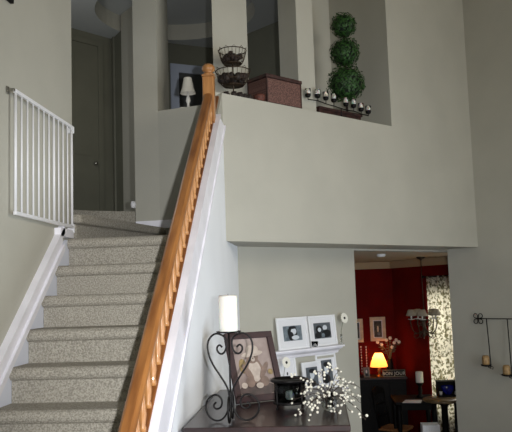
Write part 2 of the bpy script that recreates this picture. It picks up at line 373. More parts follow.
# ---- dining room shell
dcl_ = M('ceiling_band_paint', (186, 164, 130), .7)  # tan band colour standing in for the edge of the dining ceiling
DCn = Vector((1.228, 12.42)); dR = Vector((1.95-1.228, 10.95-12.42)).normalized()
struct(MB().prism([(-3, 12.5), (DCn.x, DCn.y), (DCn.x, DCn.y+.15), (-3, 12.65)], FZ, DC).build('wall_dining_far', REDP), 'dark red dining room wall with pictures', 'wall')
struct(MB().prism([(-3, 9), (-3.1, 9), (-3.1, 12.7), (-3, 12.7)], FZ, DC).build('wall_dining_left', REDP), 'left red wall of the dining room', 'wall')
struct(MB().prism([(-3, 12.47), (1.2, 12.39), (1.2, 12.46), (-3, 12.54)], 2.325, DC).build('trim_2', dcl_), 'pale band standing in for the ceiling edge on the far dining room wall', 'trim')
w = MB(); nR = Vector((-dR.y, dR.x));
if nR.x < 0: nR = -nR
def DR(u, v=0): q_ = DCn+dR*u+nR*v; return (q_.x, q_.y)
WU0, WU1, WZ0, WZ1 = .95, 2.2, .1, 1.95
def rb(u0, u1, z0, z1): w.prism([DR(u0), DR(u1), DR(u1, .14), DR(u0, .14)], z0, z1)
rb(0, WU0, FZ, DC); rb(WU1, 4.2, FZ, DC); rb(WU0, WU1, FZ, WZ0); rb(WU0, WU1, WZ1, DC)
struct(w.build('wall_dining_window', REDP), 'dark red dining room wall with the curtained window', 'wall')
struct(MB().prism([DR(.02, -.05), DR(4, -.05), DR(4, 0), DR(.02, 0)], 2.325, DC).build('trim_3', dcl_), 'pale band standing in for the ceiling edge on the dining window wall', 'trim')
w = MB()
for u in (WU0, (WU0+WU1)/2-.02, WU1-.05): w.prism([DR(u, .04), DR(u+.05, .04), DR(u+.05, .09), DR(u, .09)], WZ0, WZ1)
for z in (WZ0, 1.05, WZ1-.05): w.prism([DR(WU0, .045), DR(WU1, .045), DR(WU1, .085), DR(WU0, .085)], z, z+.05)
struct(w.build('window_2', TRIM), 'dining room window behind the patterned curtain', 'window')
dcl = M('dining_ceiling_paint', (205, 188, 160), .85)
struct(MB().prism([P(-.9, .70).xy, P(5.2, .70).xy, DR(2.3, .1), DR(0, .1), (-3.1, 12.6), (-3.1, 9)], DC, DC+.08).build('ceiling_dining', dcl), 'dining room ceiling', 'ceiling')
# ================================================================== STAIRS
st = thing('staircase', 'straight carpeted staircase rising between the left wall and the oak railing', 'staircase', (0, 0, 0))
XSL = XL+.022
def step(k, ynext):
    z = 2.44-.194*(k+1); y = 4.842-.235*(k+1); r = .036; pr = [(ynext, z-.215), (y+.035, z-.215), (y+.035, z-2*r)]
    for i in range(9): a = -pi/2-pi*i/8; pr.append((y+r+.0+r*cos(a), z-r+r*sin(a)))
    pr.append((ynext, z)); m = MB().prismx(pr, XSL, XB)
    m.sm = [False]*2+[True]*(len(m.f)-2); m.sm = [False]*len(m.f)
    return m.build('step', CARPET, st)
for k in range(-1, 15):
    step(k, 4.842-.235*(k+1)+.275 if k > -1 else 5.0)
MB().prism([(XSL, 5.0), (-.862, 5.0), (-.862, 6.33), (-1.33, 6.45), (-1.62, 6.45)], 2.2, 2.44).build('landing', CARPET, st)
MB().prism([(-1.80, 5.06), (-1.73, 5.06), (-1.40, 6.44), (-1.67, 6.5), (-2.3, 6.6), (-2.3, 5.06)], 2.44, 2.57).prism([(-1.80, 5.03), (-1.68, 5.03), (-1.35, 6.44), (-1.67, 6.5), (-2.3, 6.6), (-2.3, 5.03)], 2.56, 2.63).build('winder_step', CARPET, st, bevel=.022)
MB().prism([(-2.5, 5.9), (-2.12, 6.38), (-1.73, 6.83), (-1.72, 7.1), (-3, 7.3), (-3, 5.5)], 2.64, 2.82).build('upper_step', CARPET, st, bevel=.025)
# left skirt board on the wall with a moulded top
m = MB()
ska, skb = -.06, .17
tri = []
m.prismx([(1.2, slz(1.2)-.30), (4.93, slz(4.93)-.30), (4.93, 2.43), (4.84, 2.43), (4.66, slz(4.66)+.03), (1.2, slz(1.2)+.03)], XL, XL+.02)
m.build('skirt_board', M('blue_white_skirt', (222, 226, 238), .4), st)
m = MB(); z = lambda y, o: slz(y)+o
for (oa, ob, tk) in ((-.005, .045, .045), (.045, .115, .028), (.115, .165, .045)):
    m.prismx([(1.2, z(1.2, oa)), (4.74, z(4.74, oa)), (4.74, z(4.74, oa)+.04 if oa < 0 else z(4.74, ob)), (4.68, z(4.68, ob)), (1.2, z(1.2, ob))], XL, XL+tk)
m.box(XL, XL+.045, 4.66, 4.91, 2.445, 2.50)
m.build('skirt_moulding', TRIM, st)
# railing
rl = thing('stair_railing', 'honey oak stair railing with turned balusters and a ball-topped newel post', 'railing', (0, 0, 0))
CT = OFF+.018
HR0, HR1 = .55, .60
y1 = 5.52
# shoe rail on the cap
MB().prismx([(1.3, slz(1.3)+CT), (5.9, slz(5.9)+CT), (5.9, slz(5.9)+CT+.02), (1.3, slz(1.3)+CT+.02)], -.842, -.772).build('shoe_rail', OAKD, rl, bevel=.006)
m = MB()
prof = [(-.03, 0), (.03, 0), (.036, .015), (.034, .038), (.018, .052), (-.018, .052), (-.034, .038), (-.036, .015)]
vs = []; n = len(prof)
for yy in (1.4, y1):
    for (px, pz) in prof: vs.append((-.81+px, yy, slz(yy)+HR0+pz))
m.add(vs, [tuple(range(n)), tuple(range(n, 2*n))]+[(i, (i+1) % n, n+(i+1) % n, n+i) for i in range(n)])
m.build('handrail', OAK, rl, bevel=.008)
bal = None; yb = 1.5
while yb < 5.5:
    zb = slz(yb)+CT+.02; hb = HR0-CT-.0
    if bal is None:
        q = MB(); q.lathe([(.016, 0), (.016, .02), (.012, .03), (.019, .075), (.017, .11), (.012, hb-.05), (.015, hb-.03), (.015, hb)], n=12)
        bal = q.build('baluster', OAKV, rl); put(bal, (-.792, yb, zb))
    else:
        c = bal.copy(); COL.objects.link(c); c.parent = rl; c.location = (-.792, yb, zb)
    yb += .105
ny = 5.58; nz = slz(ny)+CT+.02
nw = MB(); nw.box(-.855, -.765, ny-.045, ny+.045, nz-.06, 3.74)
nw.prism([(-.862, ny-.052), (-.758, ny-.052), (-.758, ny+.052), (-.862, ny+.052)], 3.74, 3.755)
nwo = nw.build('newel_post', OAKV, rl, bevel=.008)
MB().lathe([(.046, 0), (.05, .008), (.032, .018), (.03, .024), (.046, .034), (.053, .05), (.05, .07), (.034, .088), (.0, .096)], c=(-.81, ny, 3.755), n=24).build('ball_finial', OAKV, nwo)
# safety gate folded against the left wall
gy0 = onX(14.5, 212, XL+.04).y; gy1 = onX(73, 135, XL+.04).y-.02
gt = thing('safety_gate', 'white metal stair safety gate of vertical bars on the left wall', 'gate', (XL+.04, gy0, 0))
ztop = onX(40, 107, XL+.04).z; zbot = onX(40, 219, XL+.04).z; L = gy1-gy0
for zz, nm in ((ztop, 'top_rail'), (zbot, 'bottom_rail')):
    MB().box(-.01, .01, 0, L, zz-.011, zz+.011).build(nm, WMETAL, gt, bevel=.004)
NB = 12; bar = None
for i in range(NB):
    yy = .012+(L-.024)*i/(NB-1); r = .009 if i in (0, NB-1, 7) else .006
    MB().lathe([(r, zbot), (r, ztop)], c=(0, yy, 0), n=10).build('bar', WMETAL, gt)
MB().box(-.036, .006, -.02, -.002, ztop-.006, ztop+.01).box(-.039, -.03, -.03, .003, ztop-.02, ztop+.022).build('latch', CHROME, gt, bevel=.003)
MB().box(-.039, .01, L, L+.02, ztop-.04, ztop+.01).build('hinge', WMETAL, gt, bevel=.003)
MB().box(-.039, .01, L, L+.02, zbot-.04, zbot+.02).build('hinge', WMETAL, gt, bevel=.003)
lp = onX(137, 211, -1.5)
lc = MB().lathe([(.02, -.03), (.026, 0), (.02, .03)], n=12); lc = lc.build('gate_catch', WMETAL); put(lc, (-1.672, 6.50, 2.86)); tag(lc, 'small white gate catch low on the landing wall edge', 'catch')
# ================================================================== LEDGE OBJECTS
def wthing(name, label, cat, p, n=None, rot=ANG_W, group=None): return thing(name, label, cat, p, rot, group)
# small lamp on doily
q = onZ(186, 107, LEDGE); lx, ly = -1.15, 6.56
do = MB(); pts = []
for k in range(40): a = 2*pi*k/40; r = .115+.008*cos(10*a); pts.append((lx+.0+r*1.25*cos(a), ly+.0+r*.9*sin(a)))
do.prism(pts, LEDGE, LEDGE+.012); do = do.build('doily', DOILY); tag(do, 'white lace doily under the small lamp on the landing sill', 'doily')
lt = thing('table_lamp', 'small white lamp with a flared shade on the landing sill', 'lamp', (lx, ly, LEDGE+.013)); lt.scale = (1.15, 1.15, 1.1)
MB().lathe([(.035, 0), (.03, .012), (.012, .02), (.01, .05), (.02, .075), (.016, .10), (.007, .125), (.006, .17)], n=16).build('lamp_base', CERAM, lt)
m = MB(); NS = 28; vs = []; fs = []
pr = [(.062, .14), (.05, .18), (.04, .23), (.032, .275)]
for (r, z_) in pr:
    for k in range(NS): a = 2*pi*k/NS; rr = r*(1+.03*(k % 2)); vs.append((rr*cos(a), rr*sin(a), z_))
for i in range(3):
    for k in range(NS): fs.append((i*NS+k, i*NS+(k+1) % NS, (i+1)*NS+(k+1) % NS, (i+1)*NS+k))
m.add(vs, fs, True).build('lamp_shade', SHADEU, lt, recalc=True)
# tiered wire basket stand with brown pods
bs_, bn = .255, .15
bp_ = P(bs_, bn, LEDGE)
bk = wthing('tiered_basket', 'two-tier dark wire basket stand on the ledge left of the woven chest', 'basket stand', bp_)
m = MB(); m.tube([(0, 0, 0), (0, 0, .46)], .006); m.lathe([(.07, 0), (.07, .006), (.02, .014), (.008, .03)], n=20)
m.build('stand', BRONZE, bk)
def basket(zb, zt, rb_, rt, nm='wire_basket'):
    m = MB()
    for f in (0, .35, 1): r = rb_+(rt-rb_)*f**.6; m.tube([(r*cos(2*pi*k/24), r*sin(2*pi*k/24), zb+(zt-zb)*f) for k in range(24)], .004, 6, True)
    for k in range(22):
        a = 2*pi*k/22; m.tube([((rb_+(rt-rb_)*f**.6)*cos(a), (rb_+(rt-rb_)*f**.6)*sin(a), zb+(zt-zb)*f) for f in (0, .12, .35, .65, 1)], .0022, 4)
        if k % 2 == 0:
            r = rt; m.tube([(r*cos(a), r*sin(a), zt), (r*1.04*cos(a+.14), r*1.04*sin(a+.14), zt+.018), (r*cos(a+.285), r*sin(a+.285), zt)], .002, 4)
    m.lathe([(0.001, 0), (rb_, 0), (rb_, .006), (0.001, .006)], c=(0, 0, zb), n=20)
    return m.build(nm, BRONZE, bk)
t1 = basket(.34, .46, .08, .125); t2 = basket(.14, .27, .09, .155)
def pods(zc, R, N, r0):
    m = MB()
    for k in range(N):
        a = random.uniform(0, 2*pi); rr = R*sqrt(random.random()); rad = random.uniform(.8, 1.15)*r0
        m.ball((rr*cos(a), rr*sin(a), zc+random.uniform(0, .045)), rad, 8, 5, (1, 1, 1.15))
    return m.build('dried_pods', BROWN, bk)
pods(.375, .075, 30, .024); pods(.185, .115, 50, .027)
# loose pods at the stand foot
for i, (ds, dn) in enumerate(((-.125, -.05), (-.07, -.09), (-.01, -.1), (.055, -.085), (.11, -.085), (.165, -.03), (.125, .0), (-.12, .03))):
    m = MB().ball((0, 0, .03), .027, 10, 7, (1, 1, 1.1))
    for k in range(14): a = k*2.4; h = -.8+1.6*k/13; m.ball((.025*sqrt(1-h*h)*cos(a), .025*sqrt(1-h*h)*sin(a), .03+.027*h), .008, 6, 4)
    o = m.build('dried_pod', BROWN); put(o, P(bs_+ds, bn+dn, LEDGE)); tag(o, 'loose brown dried pod on the ledge at the foot of the wire basket stand', 'dried pod', 'loose dried pods on the ledge')
# small round woven basket between stand and chest
rbk = wthing('woven_bowl', 'small round reddish-brown woven bowl on the ledge against the chest', 'bowl', P(.478, .055, LEDGE))
MB().lathe([(.025, 0), (.045, .02), (.052, .05), (.048, .07), (.044, .068), (.046, .05), (.03, .01), (0, .008)], n=20).build('bowl_body', M('russet_weave', (112, 62, 48), .7, c2=(70, 38, 30), vs=60), rbk)
# woven chest
cw_, cd_, ch_ = .445, .27, .275
chs = .542
cst = wthing('woven_chest', 'brown diamond-woven chest with a dark framed lid on the ledge', 'chest', P(chs, .02, LEDGE))
MB().box(.004, cw_-.004, .004, cd_-.004, 0, ch_-.035).build('chest_body', WICKER, cst, bevel=.004)
fm = MB()
for x in (0, cw_-.014): fm.box(x, x+.014, 0, .014, 0, ch_-.035); fm.box(x, x+.014, cd_-.014, cd_, 0, ch_-.035)
fm.box(.004, cw_-.004, 0, .012, 0, .014).box(0, .012, .004, cd_-.004, 0, .014).box(cw_-.012, cw_, .004, cd_-.004, 0, .014).build('chest_frame', POT, cst)
MB().box(-.008, cw_+.006, -.008, cd_+.004, ch_-.033, ch_).build('chest_lid', POT, cst, bevel=.006)
# column of tealights: metal holder
CN = .055
cups = [(308, 97.5), (317.8, 98), (325.9, 100.5), (333.9, 102.5), (346, 106.5), (353.7, 108), (361.2, 111.5), (368.4, 114)]
cupsn = [sn(onW(x, y, CN)) for x, y in cups]
ts0 = cupsn[0][0]; Ls = cupsn[-1][0]-ts0
th = wthing('candle_bar', 'long dark metal candle bar holding a row of eight cups on the ledge', 'candle holder', P(ts0, CN, LEDGE))
barz = [(c_[0]-ts0, 0, max(c_[2]-LEDGE-.018-.02*sin(pi*(c_[0]-ts0)/Ls), .008)) for c_ in cupsn]
MB().tube(barz, .0055, 8).build('bar', BLACKM, th)
fx = sn(onW(341, 105, CN))[0]-ts0
MB().tube([(fx, 0, 0.004), (fx, 0, barz[4][2]+.005)], .006).lathe([(.06, 0), (.06, .005), (.012, .012)], c=(fx, 0, 0), n=20).build('foot', BLACKM, th)
names = ['leftmost', 'second', 'third', 'fourth', 'fifth', 'sixth', 'seventh', 'rightmost']
for i in range(8):
    x = cupsn[i][0]-ts0; z_ = max(cupsn[i][2]-LEDGE, .012)
    c = MB().tube([(x, 0, barz[i][2]), (x, 0, z_+.004)], .004, 6).lathe([(.004, 0), (.022, .004), (.028, .016), (.03, .034), (.0285, .034), (.024, .018), (.001, .012)], c=(x, 0, z_), n=16).build('cup', BLACKM, th)
    MB().lathe([(.0265, .036), (.0295, .085), (.028, .085), (.0255, .036)], c=(x, 0, z_), n=16).build('glass_sleeve', GLASS, c)
    pz = P(ts0, CN, LEDGE)+WD*x
    o = MB().lathe([(.018, 0), (.0225, .025), (.0235, .062), (.0, .062)], n=14).build('tealight', WAX); put(o, (pz.x, pz.y, LEDGE+z_+.0135))
    tag(o, '%s of the eight white candles on the long metal candle bar' % names[i], 'candle', 'candles on the long candle bar')
# topiary
TN = .26; tp = sn(onW(346, 83, TN)); tpp = P(tp[0], TN, LEDGE)
tpo = wthing('ball_topiary', 'tall green three-ball topiary in the right-hand niche', 'topiary', tpp)
pl0 = sn(onW(319, 110, TN-.09))[0]-tp[0]; pl1 = sn(onW(362, 115, TN-.09))[0]-tp[0]
MB().box(pl0+.012, pl1-.012, -.085, .085, 0, .115).box(pl0, pl1, -.10, .10, .095, .125).build('planter_box', POT, tpo, bevel=.006)
MB().lathe([(.012, .1), (.012, 1.2)], n=8).build('stem', TWIG, tpo)
def leafball(zc, R, N):
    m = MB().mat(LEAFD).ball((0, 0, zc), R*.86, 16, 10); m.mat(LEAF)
    for k in range(N):
        h = 1-2*(k+.5)/N; a = k*2.399963; r = sqrt(1-h*h); d = Vector((r*cos(a), r*sin(a), h)); p = Vector((0, 0, zc))+d*R*random.uniform(.80, 1.12)
        t = d.cross(Vector((random.uniform(-1, 1), random.uniform(-1, 1), random.uniform(-1, 1)))).normalized(); b_ = d.cross(t); s_ = random.uniform(.014, .027)
        tilt = d*random.uniform(-.5, .9)*s_
        m.add([p-t*s_, p-b_*s_*.5+tilt*.4, p+t*s_+tilt, p+b_*s_*.5+tilt*.4], [(0, 1, 2, 3)])
    return m.build('foliage_ball', None, tpo, recalc=False)
def zc_at(x, y): return sn(onW(x, y, TN))[2]-LEDGE
leafball(zc_at(347, 84), .185, 1000); leafball(zc_at(344, 52.5), .15, 750); leafball(zc_at(344, 26), .128, 560)
# smoke detector
sd = onW(381, 255, .3)
sdp = onZ(381, 254, DC); sdn = sn(sdp)[1]; sdz = DC if sdn > .7 else OV; sdp = onZ(381, 254, sdz); 
so_ = MB().lathe([(.055, 0), (.055, -.02), (.045, -.035), (0, -.038)], n=24).build('smoke_detector', WMETAL); put(so_, (sdp.x, sdp.y, sdz)); tag(so_, 'round white smoke detector under the overhang above the dining opening', 'smoke detector')
# ================================================================== CABINET and things on it
TZ = 1.35
cx0, cx1, cy0, cy1 = -.735, .128, 3.78, 5.2
cb = thing('cabinet', 'tall dark mahogany cabinet standing along the white stair wall', 'cabinet', ((cx0+cx1)/2, (cy0+cy1)/2, FZ))
hw, hd_ = (cx1-cx0)/2, (cy1-cy0)/2
MB().box(-hw+.02, hw-.03, -hd_+.03, hd_-.01, .08, TZ-FZ-.035).build('body', MAHOG, cb)
MB().box(-hw, hw, -hd_, hd_, TZ-FZ-.035, TZ-FZ).build('top', MAHOG, cb, bevel=.006)
MB().box(-hw+.03, hw-.04, -hd_+.05, hd_-.02, 0, .08).build('plinth', MAHOG, cb)
for i in (0, 1):
    d = MB().box(-hw+.03+i*(hw-.02), -hw+.03+i*(hw-.02)+hw-.04, -hd_+.01, -hd_+.03, .12, TZ-FZ-.07).build('door', MAHOG, cb, bevel=.004)
    MB().ball((-.03 if i == 0 else .05, -hd_-.002, 1.0), .014).build('knob', BRASS, d)
# scroll candle holder
K = 1/172.5; zt = 333.5
base = onZ(231.3, 422, TZ)
chd = thing('scroll_candle_holder', 'black wrought iron candle holder with heart and spiral scrolls on the cabinet', 'candle holder', (base.x, base.y, TZ))
kk = (base.y*cos(YS))/FOC*1.005
ybot = 420.0
def V2(r, y): return (r*kk, (ybot-y)*kk*1.0)
heart = [(7, 347.4), (9.5, 344.5), (12.3, 347), (12, 351), (9, 354.2), (5, 353), (2.6, 347), (2.4, 340), (6, 335.5), (13, 333), (19, 337), (22, 344), (21, 354), (16.5, 365), (9, 376), (2.5, 387), (1.2, 395)]
foot = [(14.5, 401.7), (17.5, 404.6), (15.5, 408.6), (10, 407.5), (8, 401), (11.5, 395), (18, 394.5), (24, 400), (25.5, 408), (22, 416), (15, 420.2), (8, 418.5), (3, 411), (1.2, 402), (1.2, 392)]
def smooth(pts, it=2):
    for _ in range(it):
        o = [pts[0]]
        for a, b_ in zip(pts, pts[1:]): o += [tuple(a[i]*.75+b_[i]*.25 for i in range(len(a))), tuple(a[i]*.25+b_[i]*.75 for i in range(len(a)))]
        o.append(pts[-1]); pts = o
    return pts
for (az, sc) in ((pi, 1), (0, 1.12), (-pi/2, .9), (pi/2, .9)):
    m = MB()
    if abs(sin(az)) < .5:
        m.tube([(V2(r*(1.0 if az else 1.08), y)[0]*cos(az), V2(r, y)[0]*sin(az), V2(r, y)[1]) for r, y in smooth(heart)], .0052, 8)
        m.build('heart_scroll', BLACKM, chd)
    m = MB(); c_, s_ = cos(az), sin(az)
    m.tube([(V2(r, y)[0]*sc*c_, V2(r, y)[0]*sc*s_, (V2(r, y)[1]-V2(0, 420.2)[1])*(1.0)+.0052) for r, y in smooth(foot)], .0052, 8)
    m.build('foot_scroll', BLACKM, chd)
pz = (ybot-333)*kk
MB().tube([(0, 0, .03), (0, 0, pz)], .005).build('stem', BLACKM, chd)
MB().lathe([(.02, pz-.004), (.064, pz), (.068, pz+.008), (.062, pz+.006), (.0, pz+.004)], n=28).build('drip_plate', BLACKM, chd)
ctop = (333-297)*kk
pc = thing('pillar_candle', 'ivory pillar candle on the black scroll candle holder', 'candle', (base.x, base.y, TZ+pz+.006))
cr2 = 9.3*kk
MB().lathe([(cr2*.97, 0), (cr2, .005), (cr2, ctop-.012), (cr2*.93, ctop), (cr2*.75, ctop-.012), (0, ctop-.018)], n=32).build('wax', WAX, pc)
MB().tube([(0, 0, ctop-.02), (.002, 0, ctop+.006)], .0015, 5).build('wick', WICK, pc)
# big dark framed picture, leaning back
def picframe(name, label, cat, loc, rot, w, h, fw, lean, fmat, content, group=None, mw=0, depth=.022):
    root = thing(name, label, cat, loc, rot, group)
    R_ = Matrix.Rotation(lean, 4, 'X')
    def bx(m, *a): return m.box(*a, mtx=R_)
    m = MB(); bx(m, -w/2, w/2, 0, depth, 0, fw); bx(m, -w/2, w/2, 0, depth, h-fw, h); bx(m, -w/2, -w/2+fw, 0, depth, fw, h-fw); bx(m, w/2-fw, w/2, 0, depth, fw, h-fw)
    m.build('frame', fmat, root, bevel=.003)
    iw, ih = w-2*fw, h-2*fw
    bk_ = MB(); bx(bk_, -w/2+fw*.5, w/2-fw*.5, depth*.7, depth*.95, fw*.5, h-fw*.5); bk_.build('backing', MATB if mw else fmat, root)
    m = MB()
    cwid, chgt = iw-2*mw, ih-2*mw
    y = depth*.7-.001
    def E(mat, cx, cz, rx, rz_, rot=0, lay=0): m.mat(mat).disc(cx*cwid, h/2+cz*chgt, rx*cwid, rz_*chgt, y-.002-.0006*lay, rot=rot, t=.0005)
    m.mat(content[0]).box(-cwid/2, cwid/2, y-.0015, y, h/2-chgt/2, h/2+chgt/2)
    for i, c in enumerate(content[1]): E(c[0], c[1], c[2], c[3], c[4], c[5] if len(c) > 5 else 0, i)
    m.v = [tuple(R_ @ Vector(v)) for v in m.v]
    m.build('picture', None, root)
    return root
SEP = M('sepia_print', (150, 136, 130), .6, c2=(126, 110, 104), vs=9); SEPD = M('sepia_mid_tone', (124, 102, 90), .6, var=.2, vs=20); SEPL = M('sepia_light_tone', (176, 162, 150), .6, var=.12, vs=30); SEPK = M('sepia_dark_tone', (70, 52, 50), .5, var=.3, vs=20); SEPG = M('sepia_gold_tone', (146, 122, 74), .5, var=.3, vs=30)
bear = (SEP, [(SEPK, 0, -.40, .5, .12), (SEPG, -.3, .02, .10, .13), (SEPD, -.02, -.06, .24, .23), (SEPL, 0, -.08, .17, .19), (SEPD, -.02, .17, .17, .12), (SEPL, .0, .22, .30, .05, .1), (SEPL, .02, .29, .17, .09), (SEPD, -.2, -.1, .08, .17, .5), (SEPD, .24, -.08, .07, .17, -.6), (SEPD, -.18, -.27, .12, .09), (SEPD, .2, -.27, .12, .09), (SEPL, -.36, -.32, .08, .05), (SEPL, .05, -.34, .10, .05), (SEPG, .4, -.12, .07, .05), (SEPK, -.08, .165, .014, .012), (SEPK, .05, .165, .014, .012), (SEPL, -.015, .12, .055, .04), (SEPK, -.015, .135, .018, .013)])
picframe('wall_picture', 'black framed picture high on the left wall, only its lower corner in view', 'picture', (XL+.025, 3.66, 3.757), pi/2, .6, .5, .04, 0, BLACKW, (MATB, []), None, 0)
fl = onZ(247, 402, TZ); fr = onZ(284, 399, TZ)
fy = 4.58; pa = onY(262, 401, fy); 
lean = -radians(20)
picframe('framed_picture', 'large burgundy-framed sepia picture of a stuffed toy in a hat, on the cabinet', 'picture', (-.385, fy-.0, TZ+.009), radians(34), .345, .445, .04, lean, FRAMEM, bear)
# lantern-like dark glass candle box
ln = thing('glass_lantern', 'dark round metal and smoked glass candle lantern on the cabinet', 'lantern', (-.20, 4.36, TZ)); ln.scale = (1.15, 1.15, 1.18)
MB().lathe([(.09, .128), (.097, .132), (.097, .142), (.082, .146), (.082, .134)], n=28).build('rim', BLACKM, ln)
MB().lathe([(.08, .03), (.082, .13), (.079, .13), (.077, .033)], n=28).build('glass', GLASSD, ln)
m = MB().lathe([(.085, .022), (.088, .026), (.088, .034), (.0, .034)], n=28)
for k in range(4):
    a = pi/4+k*pi/2; m.tube([(.086*cos(a), .086*sin(a), 0.004), (.088*cos(a), .088*sin(a), .03), (.09*cos(a), .09*sin(a), .135)], .004, 6); m.ball((.09*cos(a), .09*sin(a), .005), .007, 8, 5)
m.build('base', BLACKM, ln)
o = MB().lathe([(.035, 0), (.036, .06), (0, .06)], n=18).build('votive_candle', WAX); put(o, (-.20, 4.36, TZ+.0415)); tag(o, 'short white candle inside the dark glass lantern', 'candle')
# berry branches
br = thing('berry_arrangement', 'spray of dark twigs covered in cream berries at the right of the cabinet', 'arrangement', (.03, 4.25, TZ))
MB().lathe([(.03, 0), (.045, .02), (.048, .06), (.03, .09), (.024, .10), (.02, .09), (0.02, .02), (0, .02)], n=18).build('vase', GLASSD, br)
allb = []
targets = [(292, 378), (300, 392), (290, 404), (303, 418), (310, 431), (318, 372), (330, 366), (345, 380), (352, 392), (362, 404), (366, 421), (350, 412), (338, 420), (326, 408), (312, 402), (334, 388), (344, 402), (322, 392), (296, 428), (360, 388), (340, 371), (308, 384)]
for i, (x, y) in enumerate(targets):
    Yp = 4.25+random.uniform(-.22, .1)
    if y > 410: Yp = 3.95+random.uniform(-.1, .1)
    t_ = onY(x, y, Yp) - Vector((.03, 4.25, TZ))
    if y > 410: t_.z = max(t_.z, -.1)
    s_ = Vector((0, 0, .07)); mid = (s_+t_)/2+Vector((0, 0, .05+random.uniform(0, .05)))
    if t_.z < .02 and t_.y > -.45: t_.z = max(t_.z, .015)
    pts = []
    for k in range(13):
        u = k/12; p = s_*(1-u)**2+mid*2*u*(1-u)+t_*u*u; pts.append(p+Vector((random.uniform(-.004, .004), random.uniform(-.004, .004), random.uniform(-.004, .004))))
    b_ = MB().tube(pts, [.0026-.0014*k/12 for k in range(13)], 5)
    mine = []
    for k in range(random.randint(6, 10)):
        u = random.uniform(.42, 1.0); j = min(int(u*12), 11); p = pts[j].lerp(pts[j+1], u*12-j)
        off = Vector((random.uniform(-1, 1), random.uniform(-1, 1), random.uniform(-.8, 1))).normalized()*random.uniform(.012, .03)
        e_ = p+off
        if e_.z < .012 and e_.y > -.46: e_.z = .012
        b_.tube([p, e_], .0011, 4); mine.append((e_, random.uniform(.005, .0082)))
    tw = b_.build('twig', TWIG, br); allb += [(e_, r_, tw) for e_, r_ in mine]
allb.sort(key=lambda t: -t[1]); bmesh_ = None
rest = MB()
for i, (e_, r_, tw) in enumerate(allb):
    if i < 100:
        if bmesh_ is None: o = MB().ball((0, 0, 0), 1, 8, 6).build('berry', BERRY, tw); bmesh_ = o
        else: o = bmesh_.copy(); COL.objects.link(o); o.parent = tw
        o.location = e_; o.scale = (r_, r_, r_)
    else: rest.ball(e_, r_, 8, 6)
ro = rest.build('berries', BERRY, br); ro['kind'] = 'stuff'
# ================================================================== SHELF WALL
SW = .574
def onS(x, y, n=SW): return onW(x, y, n)
a_ = sn(onS(271, 352, SW-.12)); c_ = sn(onS(345, 345, SW-.12)); shz = (a_[2]+c_[2])/2
def shelf(s0, s1, zt_, label):
    o = thing('wall_shelf', label, 'shelf', P(s0, SW, zt_), ANG_W)
    w_ = s1-s0
    MB().box(0, w_, -.12, 0, -.018, 0).build('shelf_board', TRIM, o, bevel=.003)
    m = MB(); pr = [(0, -.018), (-.105, -.018), (-.10, -.03), (-.07, -.045), (-.045, -.06), (-.03, -.085), (0, -.09)]
    vs = [(.015, p[0], p[1]) for p in pr]+[(w_-.015, p[0], p[1]) for p in pr]; n_ = len(pr)
    m.add(vs, [tuple(range(n_)), tuple(range(n_, 2*n_))[::-1]]+[(i, n_+i, n_+(i+1) % n_, (i+1) % n_) for i in range(n_)]); m.build('crown_moulding', TRIM, o)
    return o
s0, s1 = a_[0], c_[0]
shelf(s0, s1, shz, 'upper white moulded picture shelf on the taupe wall')
lowz = sn(onS(305, 392))[2]
shelf(s0+.06, s1+.03, lowz, 'lower white picture shelf, mostly hidden behind the berries')
PH = M('photo_grey', (120, 132, 140), .4, c2=(90, 100, 108), vs=30); PHD = M('photo_black', (22, 24, 28), .4); PHL = M('photo_light', (206, 212, 218), .4); PHM = M('photo_mid', (86, 92, 98), .4)
woman = (PH, [(PHD, -.02, .05, .26, .40), (PHL, .05, .12, .15, .22), (PHD, -.1, -.2, .14, .3), (PHL, .12, -.3, .2, .15), (PHD, 0, .38, .2, .1)])
couple = (PHM, [(PHD, -.2, .1, .2, .25), (PHL, -.18, .06, .10, .14), (PHL, .15, .18, .13, .16), (PHD, .2, -.2, .28, .25), (PHD, -.28, -.28, .2, .2), (PH, 0, -.3, .1, .14)])
port = (PHM, [(PHL, 0, .1, .2, .22), (PHD, 0, .3, .25, .12), (PHD, -.1, -.35, .35, .2)])
def on_shelf(x0, x1, ytop, zsh, n, name, label, fw, mw, content, xm=None, group=None, hh=None, lean=-radians(6)):
    pa_ = sn(onS(x0, ytop, n)); pb = sn(onS(x1, ytop, n)); w_ = pb[0]-pa_[0]; pc_ = onS((x0+x1)/2, ytop, n); h_ = (pc_.z-zsh)/cos(lean) if hh is None else hh
    return picframe(name, label, 'picture frame', P((pa_[0]+pb[0])/2, n, zsh+.0025), ANG_W, w_, h_, fw, lean, WHITEF, content, group, mw, .018)
on_shelf(278.5, 309, 317.5, shz, SW-.075, 'photo_frame', 'white framed portrait photo at the left of the upper shelf', .022, .062, woman, group='white photo frames on the shelves')
on_shelf(310, 337, 315.5, shz, SW-.065, 'photo_frame', 'white framed photo of two people at the right of the upper shelf', .022, .055, couple, group='white photo frames on the shelves')
on_shelf(304, 323, 362, lowz, SW-.085, 'photo_frame', 'white framed small photo, middle one on the lower shelf', .02, .035, port, group='white photo frames on the shelves')
on_shelf(318, 338, 354, lowz, SW-.045, 'photo_frame', 'white framed small photo, rightmost on the lower shelf', .02, .045, port, group='white photo frames on the shelves')
on_shelf(281, 298, 358.5, lowz, SW-.05, 'photo_frame', 'white frame at the left of the lower shelf, behind the daisy', .02, .02, (MATB, [(PHD, .1, -.25, .25, .2), (PHD, -.05, .1, .06, .06)]), group='white photo frames on the shelves')
